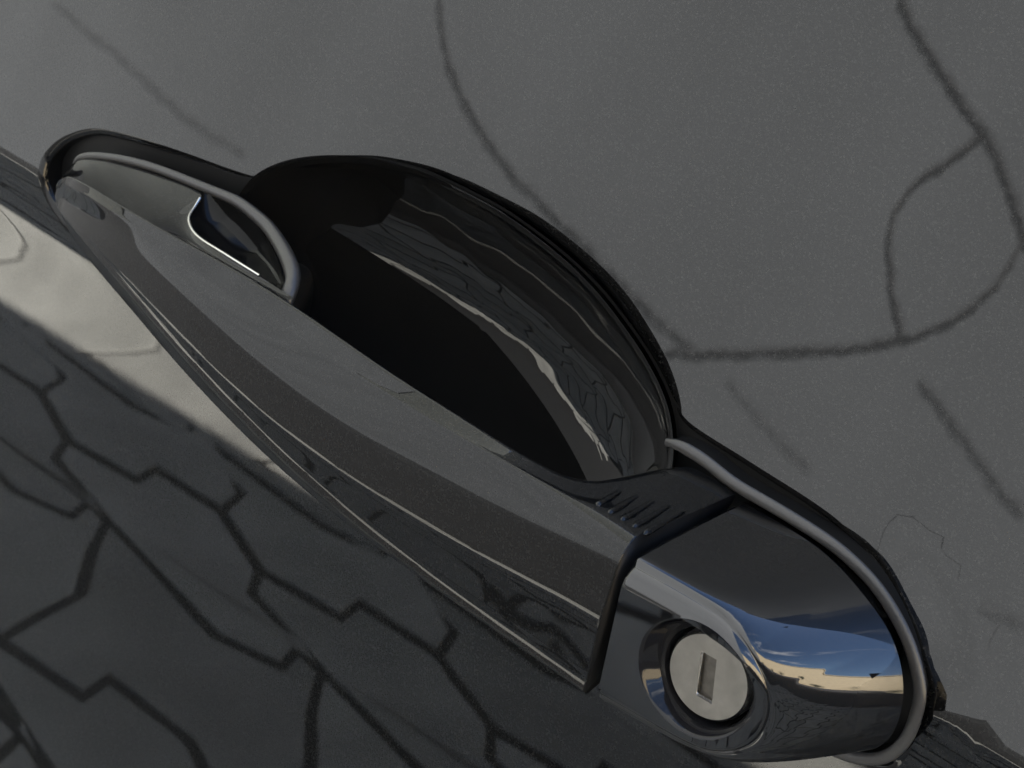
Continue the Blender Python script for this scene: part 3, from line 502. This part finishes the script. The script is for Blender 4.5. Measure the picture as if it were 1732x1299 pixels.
# cylinder: bevelled disc with a rectangular key slot
yd = 27.2
bm = bmesh.new()
def ring(r, y): return [bm.verts.new(W((dc[0] + r * math.cos(a), y, dc[1] + r * math.sin(a)))) for a in th]
r0, r1, r2 = ring(6.15, yd - 4), ring(6.15, yd - 0.55), ring(5.75, yd)
for p, q in ((r0, r1), (r1, r2)):
    for i in range(120): bm.faces.new((p[i], p[(i + 1) % 120], q[(i + 1) % 120], q[i])).material_index = 1 if q is r2 else 0  # rim bevel gets the lighter nickel as a painted highlight
sc = np.array([-1.4, -2.1]); up = np.array([-0.2, 1.0]); up /= np.linalg.norm(up); rt = np.array([1.0, 0.03]); sl = []
for (a, b) in [(-1, 1), (1, 1), (1, -1), (-1, -1)]:
    p = sc + rt * a * 1.22 + up * b * 3.15; sl.append(p)
so_ = [bm.verts.new(W((p[0], yd, p[1]))) for p in sl]
for e_ in [(r2[i], r2[(i + 1) % 120]) for i in range(120)] + [(so_[i], so_[(i + 1) % 4]) for i in range(4)]:
    if not bm.edges.get(e_): bm.edges.new(e_)
bmesh.ops.triangle_fill(bm, use_beauty=True, edges=[bm.edges.get((r2[i], r2[(i + 1) % 120])) for i in range(120)] + [bm.edges.get((so_[i], so_[(i + 1) % 4])) for i in range(4)])
sm_ = [bm.verts.new(W((sc[0] + (p[0] - sc[0]) * 0.86, yd - 0.35, sc[1] + (p[1] - sc[1]) * 0.93))) for p in sl]
sb = [bm.verts.new(W((sc[0] + (p[0] - sc[0]) * 0.84, yd - 1.1, sc[1] + (p[1] - sc[1]) * 0.92))) for p in sl]
for p, q in ((so_, sm_), (sm_, sb)):
    for i in range(4): bm.faces.new((p[i], p[(i + 1) % 4], q[(i + 1) % 4], q[i])).material_index = 1 if q is sm_ else 0
for f in list(bm.faces):                     # the triangle over the slot, if any
    c_ = f.calc_center_median()
    if len(f.verts) == 3 and all(v in so_ for v in f.verts): bm.faces.remove(f)
bmesh.ops.recalc_face_normals(bm, faces=bm.faces)
me = bpy.data.meshes.new('lock_cylinder'); bm.to_mesh(me); bm.free(); me.materials.append(LOCKM); me.materials.append(LOCKB)
cyl = bpy.data.objects.new('lock_cylinder', me); col.objects.link(cyl); cyl.parent = housing; cyl.location = -abs_loc(housing)
# key shutter down in the slot
mb = MB(); q = [(sc[0] + (p[0] - sc[0]) * 0.9, yd - 0.85, sc[1] + (p[1] - sc[1]) * 0.95) for p in sl]
q2 = [(sc[0] + (p[0] - sc[0]) * 0.9, yd - 2.2, sc[1] + (p[1] - sc[1]) * 0.95) for p in sl]
mb.add(q + q2, [(0, 1, 2, 3), (4, 5, 1, 0), (5, 6, 2, 1), (6, 7, 3, 2), (7, 4, 0, 3)]); mb.obj('key_shutter', SLOTM, housing, False)
# ---- rest of the car (metres, out = -y): roof and flanks that shade the paving
prof = [(-0.16, 0.24), (-0.05, 0.30), (-0.0035, 0.38), (-0.0012, 0.45), (-0.0012, 0.80), (-0.0012, 0.862), (0.0005, 0.8735), (-0.0012, 0.8800), (-0.0255, 0.998)]
glassp = [(-0.034, 0.96), (-0.046, 1.005), (-0.11, 1.15), (-0.19, 1.30)]
roofp = [(-0.185, 1.30), (-0.21, 1.345), (-0.27, 1.385), (-0.40, 1.42), (-0.875, 1.445)]
def strip(name, pr, x0, x1, mat, nx=24, r0=0.0, r1=0.0, both=True):
    mb = MB()
    xs_ = np.linspace(x0, x1, nx)
    for side_ in (1,):
        P = []
        for x in xs_:
            tuck = 0.0
            if r0 and x < x0 + r0: tuck = (1 - math.sqrt(max(0, 1 - ((x0 + r0 - x) / r0) ** 2))) * 0.35
            if r1 and x > x1 - r1: tuck = (1 - math.sqrt(max(0, 1 - ((x - x1 + r1) / r1) ** 2))) * 0.35
            P.append([(x, (-o + tuck) if side_ > 0 else 1.75 + o - tuck, z) for o, z in pr])
        mb.grid(np.array(P))
    return mb.obj(name, mat, car, mm=False)
strip('front_wing', prof, -2.35, -0.743, PAINT, 24, 0.5, 0)
strip('rear_side', prof, 0.173, 2.65, PAINT, 30, 0, 0.4)
low = strip('sill', prof[:3], -0.743, 0.173, PAINT, 3)
strip('roof', roofp + [(-o_ - 0.0 if False else -1.75 - o_, z_) for o_, z_ in roofp[:-1][::-1]], -1.82, 2.3, PAINT, 30, 0.1, 0.1)
strip('side_window', glassp, -1.75, 2.15, GLASS, 12)
far = strip('far_side', [(-1.75 - o_, z_) for o_, z_ in prof], -2.35, 2.65, PAINT, 40)
strip('side_window', [(-1.75 - o_, z_) for o_, z_ in glassp], -1.75, 2.15, GLASS, 12)
mb = MB(); mb.grid(np.array([[(x, y, z) for y in np.linspace(0.02, 1.73, 9)] for x, z in [(-2.35, 0.5), (-2.33, 0.8), (-2.2, 0.93), (-1.9, 1.0)]])); mb.obj('bonnet', PAINT, car, mm=False)
mb = MB(); mb.grid(np.array([[(x, y, z) for y in np.linspace(0.12, 1.63, 9)] for x, z in [(-2.0, 0.97), (-1.92, 1.2), (-1.81, 1.43)]])); mb.obj('windscreen', GLASS, car, mm=False)
mb = MB(); mb.grid(np.array([[(x, y, z) for y in np.linspace(0.12, 1.63, 9)] for x, z in [(2.6, 0.4), (2.62, 0.95), (2.5, 1.2), (2.28, 1.43)]])); mb.obj('tailgate', PAINT, car, mm=False)
mb = MB(); mb.box((-2.2, 0.1, 0.22), (2.5, 1.65, 0.26)); mb.obj('underbody', BLACK, car, False, mm=False)
first = None
for wx, wy in ((-1.55, 0.12), (1.6, 0.12), (-1.55, 1.63), (1.6, 1.63)):
    if first is None:
        ti = []
        for a in np.linspace(0, 2 * math.pi, 48, endpoint=False):
            ti.append([(r * math.cos(a), y, r * math.sin(a)) for r, y in [(0.20, -0.09), (0.29, -0.105), (0.315, -0.08), (0.318, 0), (0.315, 0.08), (0.29, 0.105), (0.20, 0.09)]])
        mb = MB(); mb.grid(np.array(ti), cu=True); first = mb.obj('wheel', TYRE, None, mm=False); wheel = first
        mb = MB(); mb.grid(np.array([[(r * math.cos(a), y, r * math.sin(a)) for r, y in [(0.20, -0.085), (0.17, -0.06), (0.06, -0.075), (0.0, -0.08)]] for a in np.linspace(0, 2 * math.pi, 40, endpoint=False)]), cu=True)
        rim0 = mb.obj('rim', RIM, None, mm=False)
        rim0.parent = wheel; rim0.location = (0, -0.07, 0)
    else:
        wheel = first.copy(); col.objects.link(wheel); r_ = rim0.copy(); col.objects.link(r_); r_.parent = wheel
    wheel.parent = car; wheel.location = Vector((wx, wy, 0.318)) - car.location

# ------------------------------------------------------------------ paving, road
def sheet(name, x0, x1, y0, y1, z, mat):
    o = mesh_obj(name, [(x0, y0, z), (x1, y0, z), (x1, y1, z), (x0, y1, z)], [(0, 1, 2, 3)], mat, None, False); o['kind'] = 'structure'; return o
sheet('ground', -150, 150, -150, 150, -0.05, JOINT)
pav = sheet('pavement', -2.6, 3.4, -1.50, 6, -0.003, JOINT)
sheet('asphalt_road', -90, 90, -60, 40, -0.017, ASPHALT)
Ta, Tb = np.array([0.35, 0.0]), np.array([-0.04, 0.32])
# two interlocking zigzag block shapes that tile the yard
bA = [(-1.36, -1.03), (-1.24, -1.04), (-1.25, -1.08), (-1.13, -1.08), (-1.01, -1.03)]
bB = [(-1.18, -0.95), (-0.94, -0.90), (-0.86, -0.92), (-0.875, -0.96), (-0.83, -0.95)]
J1 = [(-1.36, -1.03), (-1.33, -0.99), (-1.18, -0.95)]
J2 = [(-1.18, -0.95), (-1.135, -0.89), (-1.075, -0.83), (-1.065, -0.77), (-1.05, -0.71)]
ar = lambda l: np.array(l, float)
bC = ar(bA) + Tb
k0 = np.array([-1.36, -1.03]) + Tb
while k0[0] < -1.06: k0 = k0 + Ta
bC = ar(bA) - ar(bA)[0] + np.array([-1.05, -0.71])
block1 = np.vstack([ar(bA), (ar(J1) + Ta)[1:], ar(bB)[::-1][1:], ar(J1)[::-1][1:-1]])
block2 = np.vstack([ar(bB), (ar(J2) + Ta)[1:], bC[::-1][1:], ar(J2)[::-1][1:-1]])
bA2 = ar([(-1.13, -1.08), (-1.01, -1.03), (-0.89, -1.04), (-0.90, -1.08), (-0.78, -1.08)])
bD = ar([(-1.55, -1.20), (-1.04, -1.16), (-0.955, -1.175), (-0.97, -1.21), (-0.93, -1.20)])
J3 = ar([(-1.13, -1.08), (-1.15, -1.13), (-1.55, -1.20)])
Tup = np.array([-0.13, -0.30]); bE = ar(bA) + Tup
J4 = ar([(-1.55, -1.20), (-1.46, -1.29), (-1.49, -1.33)])
block3 = np.vstack([bD, (J3[::-1] + Ta)[1:], bA2[::-1][1:], J3[1:-1]])
block4 = np.vstack([bE, (J4[::-1] + Ta)[1:], bD[::-1][1:], J4[1:-1]])
def block_mesh(name, poly, gap):
    a = 0.5 * np.sum(poly[:, 0] * np.roll(poly[:, 1], -1) - np.roll(poly[:, 0], -1) * poly[:, 1])
    if a < 0: poly = poly[::-1]
    c = poly.mean(0)
    def off(d):
        p = []
        for i in range(len(poly)):
            e1 = poly[i] - poly[i - 1]; e2 = poly[(i + 1) % len(poly)] - poly[i]
            n1 = np.array([-e1[1], e1[0]]) / np.linalg.norm(e1); n2 = np.array([-e2[1], e2[0]]) / np.linalg.norm(e2)
            b = n1 + n2; b /= max(np.linalg.norm(b), 1e-6); p.append(poly[i] + b * d / max(0.5, b @ n1))
        return np.array(p) - c
    L = [(off(gap), -0.02), (off(gap), -0.0015), (off(gap + 0.0015), 0.0)]
    v = []; f = []; n = len(poly)
    for p, z in L: v += [(x, y, z) for x, y in p]
    for l in range(2):
        for i in range(n): f.append((l * n + i, l * n + (i + 1) % n, (l + 1) * n + (i + 1) % n, (l + 1) * n + i))
    f.append(tuple(2 * n + i for i in range(n)))
    me = bpy.data.meshes.new(name); me.from_pydata(v, [], f); me.update(); me.materials.append(PAVER); return me, c
m1, c1 = block_mesh('paver', block1, 0.0065); m2, c2_ = block_mesh('paver', block2, 0.0065)
m3, c3_ = block_mesh('paver', block3, 0.0065); m4, c4_ = block_mesh('paver', block4, 0.0065)
T2m = bC[0] - ar(bA)[0]                      # from one double row to the next
rnd = random.Random(4)
spots = []
for j in range(0, 7):
    for i in range(-40, 40):
        for me, c, T in ((m1, c1, T2m), (m2, c2_, T2m), (m3, c3_, Tup), (m4, c4_, Tup)):
            p = c + i * Ta + j * T
            if -2.5 < p[0] < 3.2 and -1.42 < p[1] < 0.9: spots.append((np.hypot(p[0] + 1.2, (p[1] + 1.0) * 1.6), me, p))
spots.sort(key=lambda s: s[0])
rest = MB()
for n_, (d_, me, p) in enumerate(spots):
    if n_ < 290:
        o = bpy.data.objects.new('paver', me); col.objects.link(o); o.parent = pav
        o.location = Vector((p[0], p[1], rnd.uniform(-0.0012, 0.0012))) - pav.location
        o.rotation_euler = (rnd.uniform(-1, 1) * 0.004, rnd.uniform(-1, 1) * 0.004, rnd.uniform(-1, 1) * 0.006)
    else: rest.add([(v.co.x + p[0], v.co.y + p[1], v.co.z) for v in me.vertices], [tuple(q.vertices) for q in me.polygons])
if rest.v: o = rest.obj('outer_pavers', PAVER, pav, False, mm=False, fix=False); o['kind'] = 'stuff'

# ------------------------------------------------------------------ across the road (seen only mirrored in the lacquer), plus an added shade block
bld = tag(empty('grey_building', (-10, -10, 0)), 'dark grey rendered building with cracked wall across the road', 'building')
WX = 4.5
mb = MB(); mb.box((-34, -16, -0.1), (WX, -6.0, 28)); mb.obj('wall', WALLM, bld, False, mm=False)
mb = MB(); mb.box((-34, -5.9, -0.1), (-12.5, 9.0, 27.5)); mb.obj('side_wing', simple('olive_render', (0.27, 0.27, 0.235), 0.9, 0, 0.1, 0.7), bld, False, mm=False)
mb = MB(); mb.box((-12.5, -6.0 + 0.003, -0.1), (WX, -5.94, 0.55)); mb.obj('plinth', PLINTH, bld, False, mm=False)
for c in CRACKS:
    a = np.array(c); mb = MB(); mb.grid(np.array([[(p[0], -5.99, p[1]), (p[2], -5.99, p[3])] for p in a])); mb.obj('wall_crack', CRACKM, bld, False, mm=False)
gb = tag(empty('shade_block', (8, 5, 0)), 'plain unseen block added behind the car to cast shade', 'shade_block')  # unseen block, added to keep the ground at the rear in shadow
mb = MB(); mb.box((2.9, 2.4, -0.1), (15, 8.5, 6.2)); mb.obj('wall', simple('shade_block_render', (0.2, 0.19, 0.17), 0.9, 0, 0.1, 1.0), gb, False, mm=False)
mb = MB(); mb.box((2.7, 2.2, 6.2), (15.2, 8.7, 6.45)); mb.obj('roof', PLINTH, gb, False, mm=False)
sb_ = tag(empty('sand_building', (30, -6, 0)), 'long low sand coloured building under blue sky further along the road', 'building')
Pq = [np.array([13.0, -17.0]), np.array([62.0, 15.0])]; dn = Pq[1] - Pq[0]; dn /= np.linalg.norm(dn); bk = np.array([dn[1], -dn[0]])
def quad(z0, z1, d0, d1, e):
    a, b = Pq[0] - dn * e, Pq[1] + dn * e; c4 = [a + bk * d0, b + bk * d0, b + bk * d1, a + bk * d1]
    m_ = MB(); m_.add([(p[0], p[1], z) for z in (z0, z1) for p in c4], [(3, 2, 1, 0), (4, 5, 6, 7), (0, 1, 5, 4), (1, 2, 6, 5), (2, 3, 7, 6), (3, 0, 4, 7)]); return m_
quad(-0.1, 8.6, 0, 10, 0).obj('wall', SANDM, sb_, False, mm=False)
quad(8.6, 8.9, -0.2, 10.2, 0.2).obj('roof_edge', SANDM, sb_, False, mm=False)
rnd = random.Random(8)
for (s_, h) in [(3, 1.6), (9, 1.2), (14, 2.0), (22, 1.5), (30, 2.4), (37, 1.7), (45, 2.2)]:
    bx, by = Pq[0] + dn * s_ - bk * 1.6
    e_ = tag(empty('bush', (bx, by, 0)), 'small dark shrub growing in front of the sand coloured building', 'bush', 'shrubs along the sand coloured building')
    mb = MB()
    for q in range(420):
        d = Vector((rnd.gauss(0, 1), rnd.gauss(0, 1), rnd.gauss(0, 1))).normalized() * (rnd.random() ** 0.45)
        p = Vector((bx + d.x * h * 0.75, by + d.y * h * 0.6, h * 0.55 + d.z * h * 0.5))
        u = Vector((rnd.uniform(-1, 1), rnd.uniform(-1, 1), rnd.uniform(-1, 1))).normalized() * 0.09; w_ = u.orthogonal().normalized() * 0.05
        mb.add([p - u, p + w_, p + u, p - w_], [(0, 1, 2, 3)])
    mb.obj('foliage', LEAF, e_, False, mm=False, fix=False)
    mb = MB()
    for q in range(5):
        a = rnd.uniform(0, 6.28); tp = np.linspace(0, 1, 6)
        mb.grid(tube(np.stack([bx + np.cos(a) * 0.3 * h * tp, by + np.sin(a) * 0.3 * h * tp, tp * h * 0.8], 1), 0.04 * (1.1 - tp), 6, 1, (1, 0, 0)), cv=True)
    mb.obj('stem', BARK, e_, True, mm=False, fix=False)
